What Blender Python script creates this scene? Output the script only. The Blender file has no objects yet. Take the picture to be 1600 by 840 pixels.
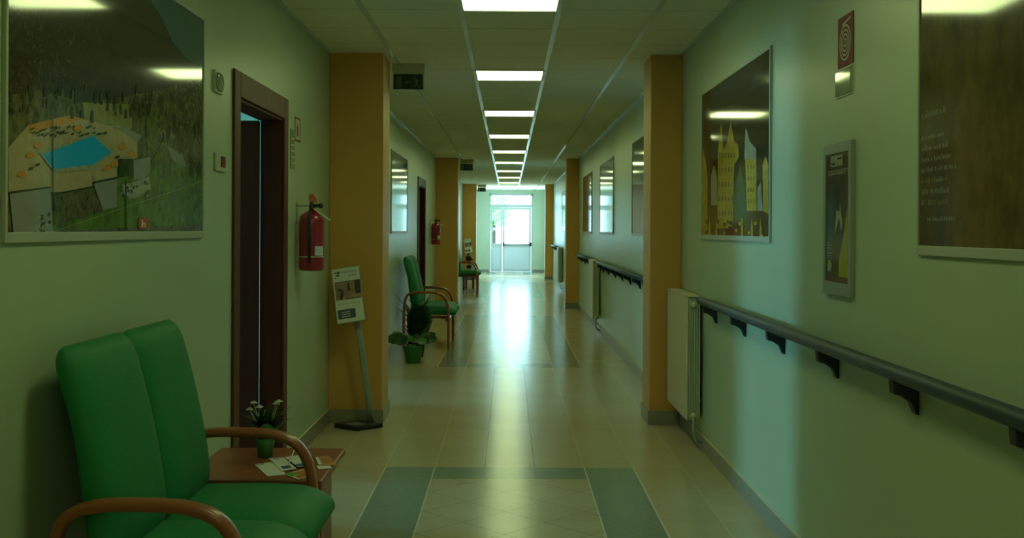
import bpy, math, random
from mathutils import Vector, Matrix

# ------------------------------------------------------------------ camera, world, exposure
SC = bpy.context.scene
COL = SC.collection
F = 1680.0
EYE = 1.49
ROLL = math.radians(0.3)
VPX, VPY = 795.0, 358.0
cam_d = bpy.data.cameras.new('camera')
cam_d.sensor_width = 36
cam_d.lens = 36 * F / 1600
cam_d.shift_x = (800 - VPX) / 1600
cam_d.shift_y = -(420 - VPY) / 1600
cam_d.clip_end = 300
cam = bpy.data.objects.new('camera', cam_d)
COL.objects.link(cam)
cam.matrix_world = Matrix.Translation((0, 0, EYE)) @ Matrix.Rotation(math.pi / 2, 4, 'X') @ Matrix.Rotation(ROLL, 4, 'Z')
SC.camera = cam

SC.view_settings.view_transform = 'Standard'
SC.view_settings.look = 'None'
SC.view_settings.exposure = 0.0
SC.view_settings.gamma = 1.0
SC.view_settings.use_curve_mapping = False
try:
    SC.cycles.max_bounces = 10
    SC.cycles.diffuse_bounces = 6
    SC.cycles.glossy_bounces = 4
    SC.cycles.transparent_max_bounces = 10
    SC.cycles.sample_clamp_indirect = 4.0
    SC.cycles.caustics_reflective = False
    SC.cycles.caustics_refractive = False
    SC.cycles.use_denoising = True
except Exception:
    pass

world = bpy.data.worlds.new('world')
SC.world = world
world.use_nodes = True
bg = world.node_tree.nodes['Background']
bg.inputs['Color'].default_value = (0.52, 0.88, 1.05, 1)
bg.inputs['Strength'].default_value = 9.0

TUBE = (0.80, 1.0, 0.42)        # light of the fluorescent panels
PANEL_POWER = 9.2
DAY = (0.30, 0.84, 1.1)         # daylight in the side rooms


def area(name, loc, rot, sx, sy, watts, color=DAY, portal=False, spread=None):
    d = bpy.data.lights.new(name, 'AREA')
    d.shape = 'RECTANGLE'
    d.size, d.size_y = sx, sy
    d.energy = watts
    d.color = color
    if spread:
        d.spread = spread
    if portal:
        d.cycles.is_portal = True
    o = bpy.data.objects.new(name, d)
    o.location = loc
    o.rotation_euler = rot
    COL.objects.link(o)
    return o


H90 = math.pi / 2
area('end_door_daylight_portal', (0.0, 37.35, 1.85), (-H90, 0, 0), 1.6, 1.8, 10, portal=True)
area('ward_window_daylight', (-9.35, 7.05, 1.55), (0, -H90, 0), 1.5, 0.8, 310)
area('second_room_window_daylight', (-4.3, 9.95, 1.5), (0, -H90, 0), 1.5, 1.4, 50)
area('landing_window_daylight', (-2.6, 34.5, 1.7), (0, -H90, 0), 1.6, 2.2, 9)
area('stair_window_daylight', (2.6, 34.5, 1.7), (0, H90, 0), 1.6, 2.2, 6)
area('third_room_window_daylight', (-3.6, 22.2, 1.5), (0, -H90, 0), 1.5, 1.6, 50)

# ------------------------------------------------------------------ materials


def mat(name, color, rough=0.6, metal=0.0, spec=0.5, coat=0.0, coat_rough=0.1, noise=0.0, nscale=8.0, bump=0.0, bscale=60.0, stretch=None):
    m = bpy.data.materials.new(name)
    m.use_nodes = True
    nt = m.node_tree
    b = nt.nodes['Principled BSDF']
    b.inputs['Base Color'].default_value = (*color, 1)
    b.inputs['Roughness'].default_value = rough
    b.inputs['Metallic'].default_value = metal
    b.inputs['Specular IOR Level'].default_value = spec
    b.inputs['Coat Weight'].default_value = coat
    b.inputs['Coat Roughness'].default_value = coat_rough
    tc = nt.nodes.new('ShaderNodeTexCoord')
    vec = tc.outputs['Object']
    if stretch:
        mp = nt.nodes.new('ShaderNodeMapping')
        mp.inputs['Scale'].default_value = stretch
        nt.links.new(vec, mp.inputs['Vector'])
        vec = mp.outputs['Vector']
    n = nt.nodes.new('ShaderNodeTexNoise')
    n.inputs['Scale'].default_value = nscale
    n.inputs['Detail'].default_value = 4
    nt.links.new(vec, n.inputs['Vector'])
    if noise >= 0:
        r = nt.nodes.new('ShaderNodeMix')
        r.data_type = 'RGBA'
        k = max(noise, 0.02)
        r.inputs[6].default_value = (*[c * (1 - k) for c in color], 1)
        r.inputs[7].default_value = (*[min(1, c * (1 + k)) for c in color], 1)
        nt.links.new(n.outputs['Fac'], r.inputs[0])
        nt.links.new(r.outputs[2], b.inputs['Base Color'])
    if bump:
        n2 = nt.nodes.new('ShaderNodeTexNoise')
        n2.inputs['Scale'].default_value = bscale
        n2.inputs['Detail'].default_value = 3
        nt.links.new(vec, n2.inputs['Vector'])
        bp = nt.nodes.new('ShaderNodeBump')
        bp.inputs['Strength'].default_value = bump
        bp.inputs['Distance'].default_value = 0.01
        nt.links.new(n2.outputs['Fac'], bp.inputs['Height'])
        nt.links.new(bp.outputs['Normal'], b.inputs['Normal'])
    return m


def emission(name, color, strength):
    m = bpy.data.materials.new(name)
    m.use_nodes = True
    nt = m.node_tree
    nt.nodes.clear()
    e = nt.nodes.new('ShaderNodeEmission')
    e.inputs['Color'].default_value = (*color, 1)
    e.inputs['Strength'].default_value = strength
    o = nt.nodes.new('ShaderNodeOutputMaterial')
    nt.links.new(e.outputs[0], o.inputs[0])
    return m


def thin_glass(name, tint=(0.95, 1.0, 0.98), rough=0.02):
    m = bpy.data.materials.new(name)
    m.use_nodes = True
    nt = m.node_tree
    nt.nodes.clear()
    t = nt.nodes.new('ShaderNodeBsdfTransparent')
    t.inputs['Color'].default_value = (*tint, 1)
    g = nt.nodes.new('ShaderNodeBsdfGlossy')
    g.inputs['Roughness'].default_value = rough
    fr = nt.nodes.new('ShaderNodeFresnel')
    fr.inputs['IOR'].default_value = 1.5
    mx = nt.nodes.new('ShaderNodeMixShader')
    o = nt.nodes.new('ShaderNodeOutputMaterial')
    nt.links.new(fr.outputs[0], mx.inputs[0])
    nt.links.new(t.outputs[0], mx.inputs[1])
    nt.links.new(g.outputs[0], mx.inputs[2])
    nt.links.new(mx.outputs[0], o.inputs[0])
    return m


class NB:
    """small helper to write math as nodes"""

    def __init__(s, nt):
        s.nt = nt

    def m(s, op, a, b=None, c=None):
        n = s.nt.nodes.new('ShaderNodeMath')
        n.operation = op
        for i, v in enumerate((a, b, c)):
            if v is None:
                continue
            if isinstance(v, (int, float)):
                n.inputs[i].default_value = v
            else:
                s.nt.links.new(v, n.inputs[i])
        return n.outputs[0]

    def lt(s, a, b): return s.m('LESS_THAN', a, b)
    def gt(s, a, b): return s.m('GREATER_THAN', a, b)
    def mul(s, a, b): return s.m('MULTIPLY', a, b)
    def add(s, a, b): return s.m('ADD', a, b)
    def sub(s, a, b): return s.m('SUBTRACT', a, b)
    def either(s, a, b): return s.m('MAXIMUM', a, b)
    def inv(s, a): return s.m('SUBTRACT', 1.0, a)

    def line(s, v, period, width):
        """1 near multiples of period"""
        f = s.m('PINGPONG', v, period / 2)
        return s.lt(f, width / 2)

    def mix(s, f, a, b):
        n = s.nt.nodes.new('ShaderNodeMix')
        n.data_type = 'RGBA'
        for i, v in ((0, f), (6, a), (7, b)):
            if isinstance(v, tuple):
                n.inputs[i].default_value = (*v, 1)
            elif isinstance(v, (int, float)):
                n.inputs[i].default_value = v
            else:
                s.nt.links.new(v, n.inputs[i])
        return n.outputs[2]


def floor_material():
    m = bpy.data.materials.new('tiled_floor')
    m.use_nodes = True
    nt = m.node_tree
    b = nt.nodes['Principled BSDF']
    nb = NB(nt)
    tc = nt.nodes.new('ShaderNodeTexCoord')
    sp = nt.nodes.new('ShaderNodeSeparateXYZ')
    nt.links.new(tc.outputs['Object'], sp.inputs[0])
    x = nb.sub(sp.outputs[0], 0.013)
    y = sp.outputs[1]
    ax = nb.m('ABSOLUTE', x)
    t = nb.m('FLOORED_MODULO', nb.sub(y, 11.63), 11.8)
    inp = nb.lt(t, 6.9)
    core = nb.mul(nb.mul(inp, nb.lt(ax, 0.468)), nb.mul(nb.gt(t, 0.31), nb.lt(t, 6.59)))
    band = nb.mul(nb.mul(inp, nb.lt(ax, 0.775)), nb.inv(core))
    # straight grid
    gx = nb.line(nb.add(x, 0.155), 0.31, 0.006)
    gy = nb.line(nb.sub(y, 6.73), 0.31, 0.004)
    # diagonal grid, a vertex at (-0.015, 5.68)
    u = nb.mul(nb.add(nb.sub(sp.outputs[0], -0.015), nb.sub(y, 5.68)), 0.70711)
    v = nb.mul(nb.sub(nb.sub(sp.outputs[0], -0.015), nb.sub(y, 5.68)), 0.70711)
    dg = nb.mul(nb.either(nb.line(u, 0.30, 0.0045), nb.line(v, 0.30, 0.0045)), core)
    notcore = nb.inv(core)
    gxs = nb.mul(gx, notcore)
    gys = nb.mul(gy, notcore)
    edge = nb.mul(inp, nb.either(nb.lt(nb.m('ABSOLUTE', nb.sub(ax, 0.775)), 0.005), nb.lt(nb.m('ABSOLUTE', nb.sub(ax, 0.468)), 0.004)))
    dark = nb.mul(nb.lt(nb.m('ABSOLUTE', nb.sub(ax, 0.155)), 0.0042), notcore)
    dark = nb.mul(dark, nb.gt(y, -1.0))
    n = nt.nodes.new('ShaderNodeTexNoise')
    n.inputs['Scale'].default_value = 2.2
    n.inputs['Detail'].default_value = 6
    n2 = nt.nodes.new('ShaderNodeTexNoise')
    n2.inputs['Scale'].default_value = 30
    n2.inputs['Detail'].default_value = 5
    for q in (n, n2):
        nt.links.new(tc.outputs['Object'], q.inputs['Vector'])
    # per tile tone
    cmb = nt.nodes.new('ShaderNodeCombineXYZ')
    nt.links.new(nb.m('FLOOR', nb.m('DIVIDE', nb.add(x, 0.155), 0.31)), cmb.inputs[0])
    nt.links.new(nb.m('FLOOR', nb.m('DIVIDE', nb.sub(y, 6.73), 0.31)), cmb.inputs[1])
    wn = nt.nodes.new('ShaderNodeTexWhiteNoise')
    wn.noise_dimensions = '2D'
    nt.links.new(cmb.outputs[0], wn.inputs['Vector'])
    tone = nb.m('MULTIPLY_ADD', n2.outputs['Fac'], 0.5, nb.mul(wn.outputs['Value'], 0.35))
    beige = nb.mix(tone, (0.46, 0.39, 0.25), (0.58, 0.49, 0.32))
    teal = nb.mix(n2.outputs['Fac'], (0.17, 0.225, 0.175), (0.26, 0.33, 0.255))
    c = nb.mix(band, beige, teal)
    c = nb.mix(nb.mul(gxs, 0.6), c, (0.66, 0.58, 0.46))
    c = nb.mix(nb.mul(gys, 0.3), c, (0.36, 0.31, 0.25))
    c = nb.mix(edge, c, (0.68, 0.60, 0.46))
    c = nb.mix(nb.mul(dg, 0.85), c, (0.14, 0.15, 0.09))
    c = nb.mix(nb.mul(dark, 0.85), c, (0.1, 0.11, 0.08))
    nt.links.new(c, b.inputs['Base Color'])
    rg = nb.m('MULTIPLY_ADD', n.outputs['Fac'], 0.10, 0.14)
    nt.links.new(rg, b.inputs['Roughness'])
    bp = nt.nodes.new('ShaderNodeBump')
    bp.inputs['Strength'].default_value = 0.25
    bp.inputs['Distance'].default_value = 0.004
    mp = nt.nodes.new('ShaderNodeMapping')
    mp.inputs['Scale'].default_value = (1.0, 7.0, 1.0)
    nt.links.new(tc.outputs['Object'], mp.inputs[0])
    n3 = nt.nodes.new('ShaderNodeTexNoise')
    n3.inputs['Scale'].default_value = 1.6
    nt.links.new(mp.outputs[0], n3.inputs['Vector'])
    hgt = nb.add(nb.add(nb.mul(n.outputs['Fac'], 0.5), nb.mul(n3.outputs['Fac'], 0.9)), nb.mul(nb.either(nb.either(gxs, gys), dg), -0.35))
    nt.links.new(hgt, bp.inputs['Height'])
    nt.links.new(bp.outputs['Normal'], b.inputs['Normal'])
    return m


def ceiling_material():
    m = mat('ceiling_tiles', (0.80, 0.76, 0.58), 0.9, noise=0.04, nscale=60, bump=0.3, bscale=150)
    nt = m.node_tree
    b = nt.nodes['Principled BSDF']
    nb = NB(nt)
    src = b.inputs['Base Color'].links[0].from_socket
    tc = nt.nodes.new('ShaderNodeTexCoord')
    sp = nt.nodes.new('ShaderNodeSeparateXYZ')
    nt.links.new(tc.outputs['Object'], sp.inputs[0])
    gy = nb.line(nb.sub(sp.outputs[1], 6.597), 0.614, 0.012)
    gx = nb.line(nb.sub(sp.outputs[0], 0.9), 0.6, 0.012)
    nt.links.new(nb.mix(nb.mul(nb.either(gx, gy), 0.6), src, (0.25, 0.24, 0.2)), b.inputs['Base Color'])
    return m


def wall_material():
    m = mat('mint_wall_enamel', (0.46, 0.56, 0.40), 0.33, noise=0.05, nscale=3.0, bump=0.06, bscale=9, spec=0.5)
    return m


M = {}
M['wall'] = wall_material()
M['floor'] = floor_material()
M['ceiling'] = ceiling_material()
M['pillar'] = mat('peach_paint', (0.64, 0.34, 0.085), 0.45, noise=0.05, nscale=3, bump=0.05, bscale=12)
M['base'] = mat('grey_skirting_tile', (0.27, 0.26, 0.20), 0.35, noise=0.12, nscale=14)
M['base_cap'] = mat('pale_grout_line', (0.62, 0.58, 0.42), 0.6)
M['bar'] = mat('white_enamelled_grid', (0.62, 0.68, 0.66), 0.2, spec=0.9)
M['lamp'] = emission('lit_diffuser', TUBE, PANEL_POWER)
M['lampframe'] = mat('lamp_frame_enamel', (0.7, 0.7, 0.66), 0.4)
M['wood'] = mat('dark_walnut', (0.075, 0.016, 0.006), 0.5, spec=0.12, noise=0.35, nscale=5, stretch=(8, 8, 0.6))
M['casing'] = mat('walnut_casing', (0.11, 0.032, 0.012), 0.45, spec=0.3, noise=0.35, nscale=5, stretch=(8, 8, 0.6))
M['fabric'] = mat('green_upholstery', (0.006, 0.20, 0.06), 0.62, noise=0.12, nscale=22, bump=0.15, bscale=120)
M['fabric2'] = mat('green_piping', (0.006, 0.16, 0.05), 0.6)
M['beech'] = mat('red_brown_bentwood', (0.30, 0.085, 0.03), 0.36, noise=0.2, nscale=7, stretch=(1, 12, 12), coat=0.3)
M['table'] = mat('red_brown_table_wood', (0.30, 0.085, 0.035), 0.38, noise=0.22, nscale=6, stretch=(2, 14, 14))
M['rail'] = mat('dark_slate_plastic', (0.018, 0.045, 0.06), 0.5, spec=0.5)
M['bracket'] = mat('black_blue_plastic', (0.012, 0.018, 0.03), 0.5)
M['alu'] = mat('dull_aluminium', (0.33, 0.38, 0.34), 0.42, metal=0.3)
M['posterframe'] = mat('pale_frame', (0.46, 0.48, 0.40), 0.4, noise=0.05)
M['radiator'] = mat('cream_radiator_enamel', (0.66, 0.60, 0.45), 0.4)
M['radfins'] = mat('radiator_side_enamel', (0.48, 0.52, 0.42), 0.45)
M['dark'] = mat('dark_gap', (0.02, 0.02, 0.02), 0.8)
M['red'] = mat('extinguisher_red', (0.30, 0.008, 0.03), 0.28, coat=0.4)
M['black'] = mat('black_plastic', (0.012, 0.012, 0.012), 0.4)
M['brass'] = mat('orange_brass', (0.55, 0.18, 0.07), 0.4, metal=0.2)
M['white'] = mat('white_paper', (0.72, 0.74, 0.72), 0.55)
M['cream'] = mat('cream_plastic', (0.52, 0.54, 0.40), 0.4)
M['signred'] = mat('sign_red', (0.22, 0.012, 0.02), 0.55, spec=0.3)
M['signgreen'] = mat('sign_dark_green', (0.006, 0.028, 0.02), 0.4)
M['signpale'] = mat('sign_pale_green', (0.11, 0.17, 0.15), 0.5)
M['doorframe_alu'] = mat('pale_door_enamel', (0.50, 0.56, 0.55), 0.4)
M['doorpanel'] = mat('pale_blue_door_panel', (0.58, 0.66, 0.70), 0.45)
M['glass'] = thin_glass('clear_door_glass')
M['plasticglass'] = thin_glass('clear_plastic', (0.72, 0.8, 0.68), 0.05)
M['leaf'] = mat('dark_leaf', (0.015, 0.06, 0.012), 0.45, noise=0.4, nscale=14)
M['leaf2'] = mat('mid_leaf', (0.045, 0.14, 0.02), 0.45, noise=0.4, nscale=14)
M['leafred'] = mat('dark_reddish_leaf', (0.07, 0.022, 0.02), 0.55, noise=0.5, nscale=20)
M['petal'] = mat('white_petal', (0.6, 0.62, 0.5), 0.6)
M['potgreen'] = mat('green_pot', (0.03, 0.16, 0.025), 0.5, noise=0.2, nscale=30)
M['soil'] = mat('soil', (0.03, 0.02, 0.012), 0.9)
M['bark'] = mat('bark', (0.07, 0.05, 0.03), 0.9, noise=0.4, bump=0.4)
M['tree_leaf'] = mat('tree_leaf', (0.34, 0.55, 0.22), 0.6, noise=0.3)
M['paving'] = mat('outdoor_paving', (0.55, 0.55, 0.52), 0.8, noise=0.08)
M['room2'] = mat('darkened_room_wall', (0.16, 0.14, 0.09), 0.8)  # unseen room, walls darkened to weaken its reflection in the brown poster
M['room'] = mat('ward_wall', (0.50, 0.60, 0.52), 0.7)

# ------------------------------------------------------------------ mesh helpers


class MB:
    def __init__(s):
        s.v, s.f, s.mi, s.sm = [], [], [], []

    def poly(s, pts, mi=0, smooth=False):
        k = len(s.v)
        s.v += [tuple(p) for p in pts]
        s.f.append(tuple(range(k, k + len(pts))))
        s.mi.append(mi)
        s.sm.append(smooth)
        return s

    def add(s, vs, fs, mi=0, smooth=False):
        k = len(s.v)
        s.v += [tuple(p) for p in vs]
        for f in fs:
            s.f.append(tuple(k + i for i in f))
            s.mi.append(mi)
            s.sm.append(smooth)
        return s

    def box(s, x0, x1, y0, y1, z0, z1, mi=0):
        vs = [(x, y, z) for z in (z0, z1) for y in (y0, y1) for x in (x0, x1)]
        fs = [(0, 2, 3, 1), (4, 5, 7, 6), (0, 1, 5, 4), (2, 6, 7, 3), (0, 4, 6, 2), (1, 3, 7, 5)]
        return s.add(vs, fs, mi)

    def rings(s, rings, mi=0, smooth=True, cap=True, closed=False):
        n = len(rings[0])
        vs = [p for r in rings for p in r]
        fs = []
        R = len(rings)
        for i in range(R - 1 if not closed else R):
            j = (i + 1) % R
            for k in range(n):
                l = (k + 1) % n
                fs.append((i * n + k, i * n + l, j * n + l, j * n + k))
        if cap and not closed:
            fs.append(tuple(range(n))[::-1])
            fs.append(tuple((R - 1) * n + k for k in range(n)))
        return s.add(vs, fs, mi, smooth)

    def tube(s, path, r, seg=10, mi=0, sec=None, up=None, cap=True):
        """sweep a circle (radius r, or list) or an ellipse-ish section sec=(a, b) along path; up keeps a along up x tangent"""
        P = [Vector(p) for p in path]
        rr = r if isinstance(r, (list, tuple)) else [r] * len(P)
        rings = []
        ref = Vector(up) if up else None
        prev = None
        for i, p in enumerate(P):
            t = (P[min(i + 1, len(P) - 1)] - P[max(i - 1, 0)]).normalized()
            if ref is not None:
                a = ref - t * ref.dot(t)
                a.normalize()
            else:
                if prev is None:
                    q = Vector((0, 0, 1)) if abs(t.z) < 0.9 else Vector((1, 0, 0))
                    a = q.cross(t).normalized()
                else:
                    a = (prev - t * prev.dot(t)).normalized()
                prev = a
            b = t.cross(a)
            ring = []
            for k in range(seg):
                th = 2 * math.pi * k / seg
                c, d = math.cos(th), math.sin(th)
                if sec:
                    e = 0.45
                    c = math.copysign(abs(c) ** e, c)
                    d = math.copysign(abs(d) ** e, d)
                    ring.append(p + a * c * sec[0] + b * d * sec[1])
                else:
                    ring.append(p + a * c * rr[i] + b * d * rr[i])
            rings.append(ring)
        return s.rings(rings, mi, True, cap)

    def lathe(s, prof, cx=0, cy=0, seg=20, mi=0, cap=True):
        rings = [[(cx + r * math.cos(2 * math.pi * k / seg), cy + r * math.sin(2 * math.pi * k / seg), z) for k in range(seg)] for r, z in prof]
        return s.rings(rings, mi, True, cap)

    def prism(s, prof, axis, a0, a1, mi=0):
        """extrude a 2D outline (p,q) along axis 'x','y' or 'z' from a0 to a1"""
        def pt(p, q, a):
            return {'x': (a, p, q), 'y': (p, a, q), 'z': (p, q, a)}[axis]
        n = len(prof)
        vs = [pt(p, q, a0) for p, q in prof] + [pt(p, q, a1) for p, q in prof]
        fs = [tuple(range(n))[::-1], tuple(range(n, 2 * n))]
        for i in range(n):
            j = (i + 1) % n
            fs.append((i, j, n + j, n + i))
        return s.add(vs, fs, mi)

    def blob(s, c, r, mi=0, seg=10, sx=1, sy=1, sz=1):
        rings = []
        for i in range(1, seg // 2 + 1):
            ph = math.pi * i / (seg // 2 + 1)
            rings.append([(c[0] + r * sx * math.sin(ph) * math.cos(2 * math.pi * k / seg), c[1] + r * sy * math.sin(ph) * math.sin(2 * math.pi * k / seg), c[2] - r * sz * math.cos(ph)) for k in range(seg)])
        return s.rings(rings, mi)

    def build(s, name, mats, parent=None, bevel=0.0, loc=None):
        me = bpy.data.meshes.new(name)
        me.from_pydata(s.v, [], s.f)
        if not isinstance(mats, (list, tuple)):
            mats = [mats]
        for m in mats:
            me.materials.append(m)
        me.polygons.foreach_set('material_index', s.mi)
        me.polygons.foreach_set('use_smooth', s.sm)
        me.update()
        import bmesh
        bm = bmesh.new()
        bm.from_mesh(me)
        bmesh.ops.recalc_face_normals(bm, faces=bm.faces)
        bm.to_mesh(me)
        bm.free()
        o = bpy.data.objects.new(name, me)
        COL.objects.link(o)
        if parent:
            o.parent = parent
        if loc:
            o.location = loc
        if bevel:
            b = o.modifiers.new('bevel', 'BEVEL')
            b.width = bevel
            b.segments = 2
            b.limit_method = 'ANGLE'
        return o


def tag(o, label=None, cat=None, group=None, kind=None):
    for k, v in (('label', label), ('category', cat), ('group', group), ('kind', kind)):
        if v:
            o[k] = v
    return o


def empty(name, loc=(0, 0, 0), rz=0.0):
    o = bpy.data.objects.new(name, None)
    o.location = loc
    o.rotation_euler = (0, 0, rz)
    o.empty_display_size = 0.1
    COL.objects.link(o)
    return o


def thing(name, label, cat, loc=(0, 0, 0), rz=0.0, group=None):
    return tag(empty(name, loc, rz), label, cat, group)


def struct(o):
    o['kind'] = 'structure'
    return o


def copy_tree(o, parent=None):
    c = o.copy()
    COL.objects.link(c)
    c.parent = parent
    for ch in [x for x in bpy.data.objects if x.parent == o]:
        copy_tree(ch, c)
    return c


def ray(px, py):
    dx, dy = px - VPX, VPY - py
    c, s = math.cos(ROLL), math.sin(ROLL)
    return Vector(((dx * c - dy * s) / F, 1.0, (dx * s + dy * c) / F))


def on_z(px, py, z):
    r = ray(px, py)
    t = (z - EYE) / r.z
    return (r.x * t, t)


XL, XR = -1.38, 1.325      # corridor walls
ZC = 2.835                 # ceiling
WT = 0.12                  # wall thickness
Y0, Y1 = -3.2, 37.2
PIL = [(8.25, 8.68), (20.35, 20.8), (32.0, 32.45)]
PLX, PRX = -0.967, 1.085

# ------------------------------------------------------------------ the shell
struct(MB().box(-1.5, 1.45, Y0, Y1 + 0.2, -0.1, 0).build('floor', M['floor']))
struct(MB().box(-1.5, 1.45, Y0, Y1 + 0.2, ZC, ZC + 0.1).build('ceiling', M['ceiling']))


def wall_side(name, xa, xb, openings):
    mb = MB()
    y = Y0
    for a, b, z0, z1 in openings:
        mb.box(xa, xb, y, a, 0, ZC)
        if z0 > 0:
            mb.box(xa, xb, a, b, 0, z0)
        mb.box(xa, xb, a, b, z1, ZC)
        y = b
    mb.box(xa, xb, y, Y1, 0, ZC)
    return struct(mb.build(name, M['wall']))


wall_side('wall_left', XL - WT, XL, [(5.47, 6.55, 0, 2.16), (9.2, 10.5, 0, 2.16), (16.35, 17.6, 0, 2.16), (21.6, 22.8, 0, 2.16), (33.3, 35.7, 0.9, 2.5)])
wall_side('wall_right', XR, XR + WT, [(33.3, 35.7, 0.9, 2.5)])
struct(MB().box(-1.5, 1.45, Y0 - 0.12, Y0, 0, ZC).build('wall_back', M['wall']))
w = MB()
w.box(-1.5, -0.68, Y1, Y1 + 0.2, 0, ZC).box(0.83, 1.45, Y1, Y1 + 0.2, 0, ZC).box(-0.68, 0.83, Y1, Y1 + 0.2, 2.72, ZC)
struct(w.build('wall_end', M['wall']))

# pillars with their tiled foot
for k, (a, b) in enumerate(PIL):
    for side, x0, x1 in (('left', XL, PLX), ('right', PRX, XR)):
        p = struct(MB().box(x0, x1, a, b, 0, ZC).build('pillar', M['pillar'], bevel=0.006))
        e = 0.012
        xa, xb = (x0, x1 + e) if side == 'left' else (x0 - e, x1)
        MB().box(xa, xb, a - e, b + e, 0, 0.105).build('pillar_skirting', M['base'], p)

# skirting tiles
for side, x0, x1, segs in (('left', XL, XL + 0.012, [(Y0, 5.35), (6.66, 8.24), (8.69, 9.2), (10.5, 16.22), (17.74, 20.34), (20.81, 21.6), (22.8, 31.99), (32.46, Y1)]),
                           ('right', XR - 0.012, XR, [(Y0, 8.24), (8.69, 20.34), (20.81, 31.99), (32.46, Y1)])):
    mb = MB()
    for a, b in segs:
        mb.box(x0, x1, a, b, 0, 0.100, 0)
        mb.box(x0, x1, a, b, 0.100, 0.106, 1)
    struct(mb.build('baseboard_' + side, [M['base'], M['base_cap']]))
mb = MB()
for a, b in ((-1.38, -0.68), (0.83, 1.325)):
    mb.box(a, b, Y1 - 0.012, Y1, 0, 0.1)
struct(mb.build('baseboard_end', M['base']))

# ceiling grid: long white bars and the angle along the walls
for n, x in enumerate((-0.9, -0.3, 0.3, 0.9)):
    struct(MB().box(x - 0.016, x + 0.016, Y0, Y1, ZC - 0.006, ZC + 0.002).build('trim_%d' % (n + 1), M['bar']))
for n, (x0, x1) in enumerate(((XL, XL + 0.03), (XR - 0.03, XR))):
    struct(MB().box(x0, x1, Y0, Y1, ZC - 0.008, ZC + 0.002).build('trim_%d' % (n + 5), M['bar']))

# rooms that open off the corridor (only their light and a sliver show)


def side_room(name, x0, y0, y1, wall_x=XL - WT, m='room'):
    r = struct(empty(name))
    MB().box(x0, wall_x, y0, y1, -0.1, 0).build('room_floor', M['paving'], r)
    MB().box(x0, wall_x, y0, y1, 2.9, 3.0).build('room_ceiling', M[m], r)
    MB().box(x0, wall_x, y0 - 0.1, y0, 0, 2.9).build('room_wall', M[m], r)
    MB().box(x0, wall_x, y1, y1 + 0.1, 0, 2.9).build('room_wall', M[m], r)
    MB().box(x0 - 0.1, x0, y0, y1, 0, 2.9).build('room_wall', M[m], r)


side_room('room_shell', -9.6, 4.9, 8.3)
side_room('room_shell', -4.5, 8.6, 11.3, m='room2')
side_room('room_shell', -3.8, 20.6, 23.6)

# ------------------------------------------------------------------ doors


def doorway(name, a, b, top, leaf):
    """walnut casing round an opening a..b in the left wall"""
    d = struct(empty(name, (XL, a, 0)))
    t, ts, pr = 0.125, 0.115, 0.014
    c = MB()
    c.box(0, pr, -ts, 0.004, 0, top + t)
    c.box(0, pr, b - a - 0.004, b - a + ts - 0.01, 0, top + t)
    c.box(0, pr, 0.004, b - a - 0.004, top - 0.005, top + t)
    c.build('door_casing', M['casing'], d, bevel=0.005)
    j = MB()
    j.box(-WT - 0.01, 0.0, -0.002, 0.02, 0, top)
    j.box(-WT - 0.01, 0.0, b - a - 0.02, b - a + 0.002, 0, top)
    j.box(-WT - 0.01, 0.0, 0.02, b - a - 0.02, top - 0.02, top + 0.002)
    j.build('door_jamb', M['wood'], d)
    W = b - a - 0.05
    if leaf == 'open':
        l = MB().box(-WT - 0.03 - W, -WT - 0.013, W - 0.01, W + 0.03, 0.01, top - 0.022).build('door_leaf', M['wood'], d, bevel=0.003)
        lever = (-WT - W + 0.03, W - 0.045, 1.05)
        h = MB().tube([(lever[0], W, 1.05), lever, (lever[0] + 0.11, lever[1], 1.05)], 0.009, 8)
        h.build('door_handle', M['alu'], l)
    elif leaf == 'closed':
        l = MB().box(-0.11, -0.07, 0.022, b - a - 0.022, 0.01, top - 0.022).build('door_leaf', M['wood'], d, bevel=0.003)
        h = MB().tube([(-0.07, 0.09, 1.05), (-0.02, 0.09, 1.05), (-0.02, 0.2, 1.05)], 0.009, 8)
        h.build('door_handle', M['alu'], l)
    return d


doorway('door_1', 5.47, 6.55, 2.16, 'open')
doorway('door_2', 16.35, 17.6, 2.16, 'closed')
doorway('door_4', 9.2, 10.5, 2.16, 'none')
doorway('door_5', 21.6, 22.8, 2.16, 'none')

# glazed emergency door at the far end
d3 = struct(empty('door_3', (0, Y1, 0)))
xa, xb = -0.68, 0.83
f = MB()
f.box(xa, xa + 0.055, 0.02, 0.12, 0, 2.72).box(xb - 0.055, xb, 0.02, 0.12, 0, 2.72)
f.box(xa, xb, 0.02, 0.12, 2.66, 2.72).box(xa, xb, 0.015, 0.125, 2.245, 2.34).box(xa, xb, 0.02, 0.12, 0, 0.02)
f.build('door_frame', M['doorframe_alu'], d3, bevel=0.004)
MB().box(xa + 0.055, xb - 0.055, 0.066, 0.072, 2.34, 2.66).build('transom_pane', M['glass'], d3)


def end_leaf(x0, x1, gx0, gx1):
    l = MB()
    l.box(x0, gx0, 0.03, 0.08, 0.025, 2.24).box(gx1, x1, 0.03, 0.08, 0.025, 2.24)
    l.box(gx0, gx1, 0.03, 0.08, 2.17, 2.24).box(gx0, gx1, 0.03, 0.08, 0.88, 1.0).box(gx0, gx1, 0.03, 0.08, 0.025, 0.13)
    lf = l.build('door_leaf', M['doorframe_alu'], d3, bevel=0.004)
    MB().box(gx0, gx1, 0.045, 0.065, 0.13, 0.88).build('lower_panel', M['doorpanel'], lf)
    MB().box(gx0, gx1, 0.053, 0.058, 1.0, 2.17).build('door_pane', M['glass'], lf)
    return lf


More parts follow.
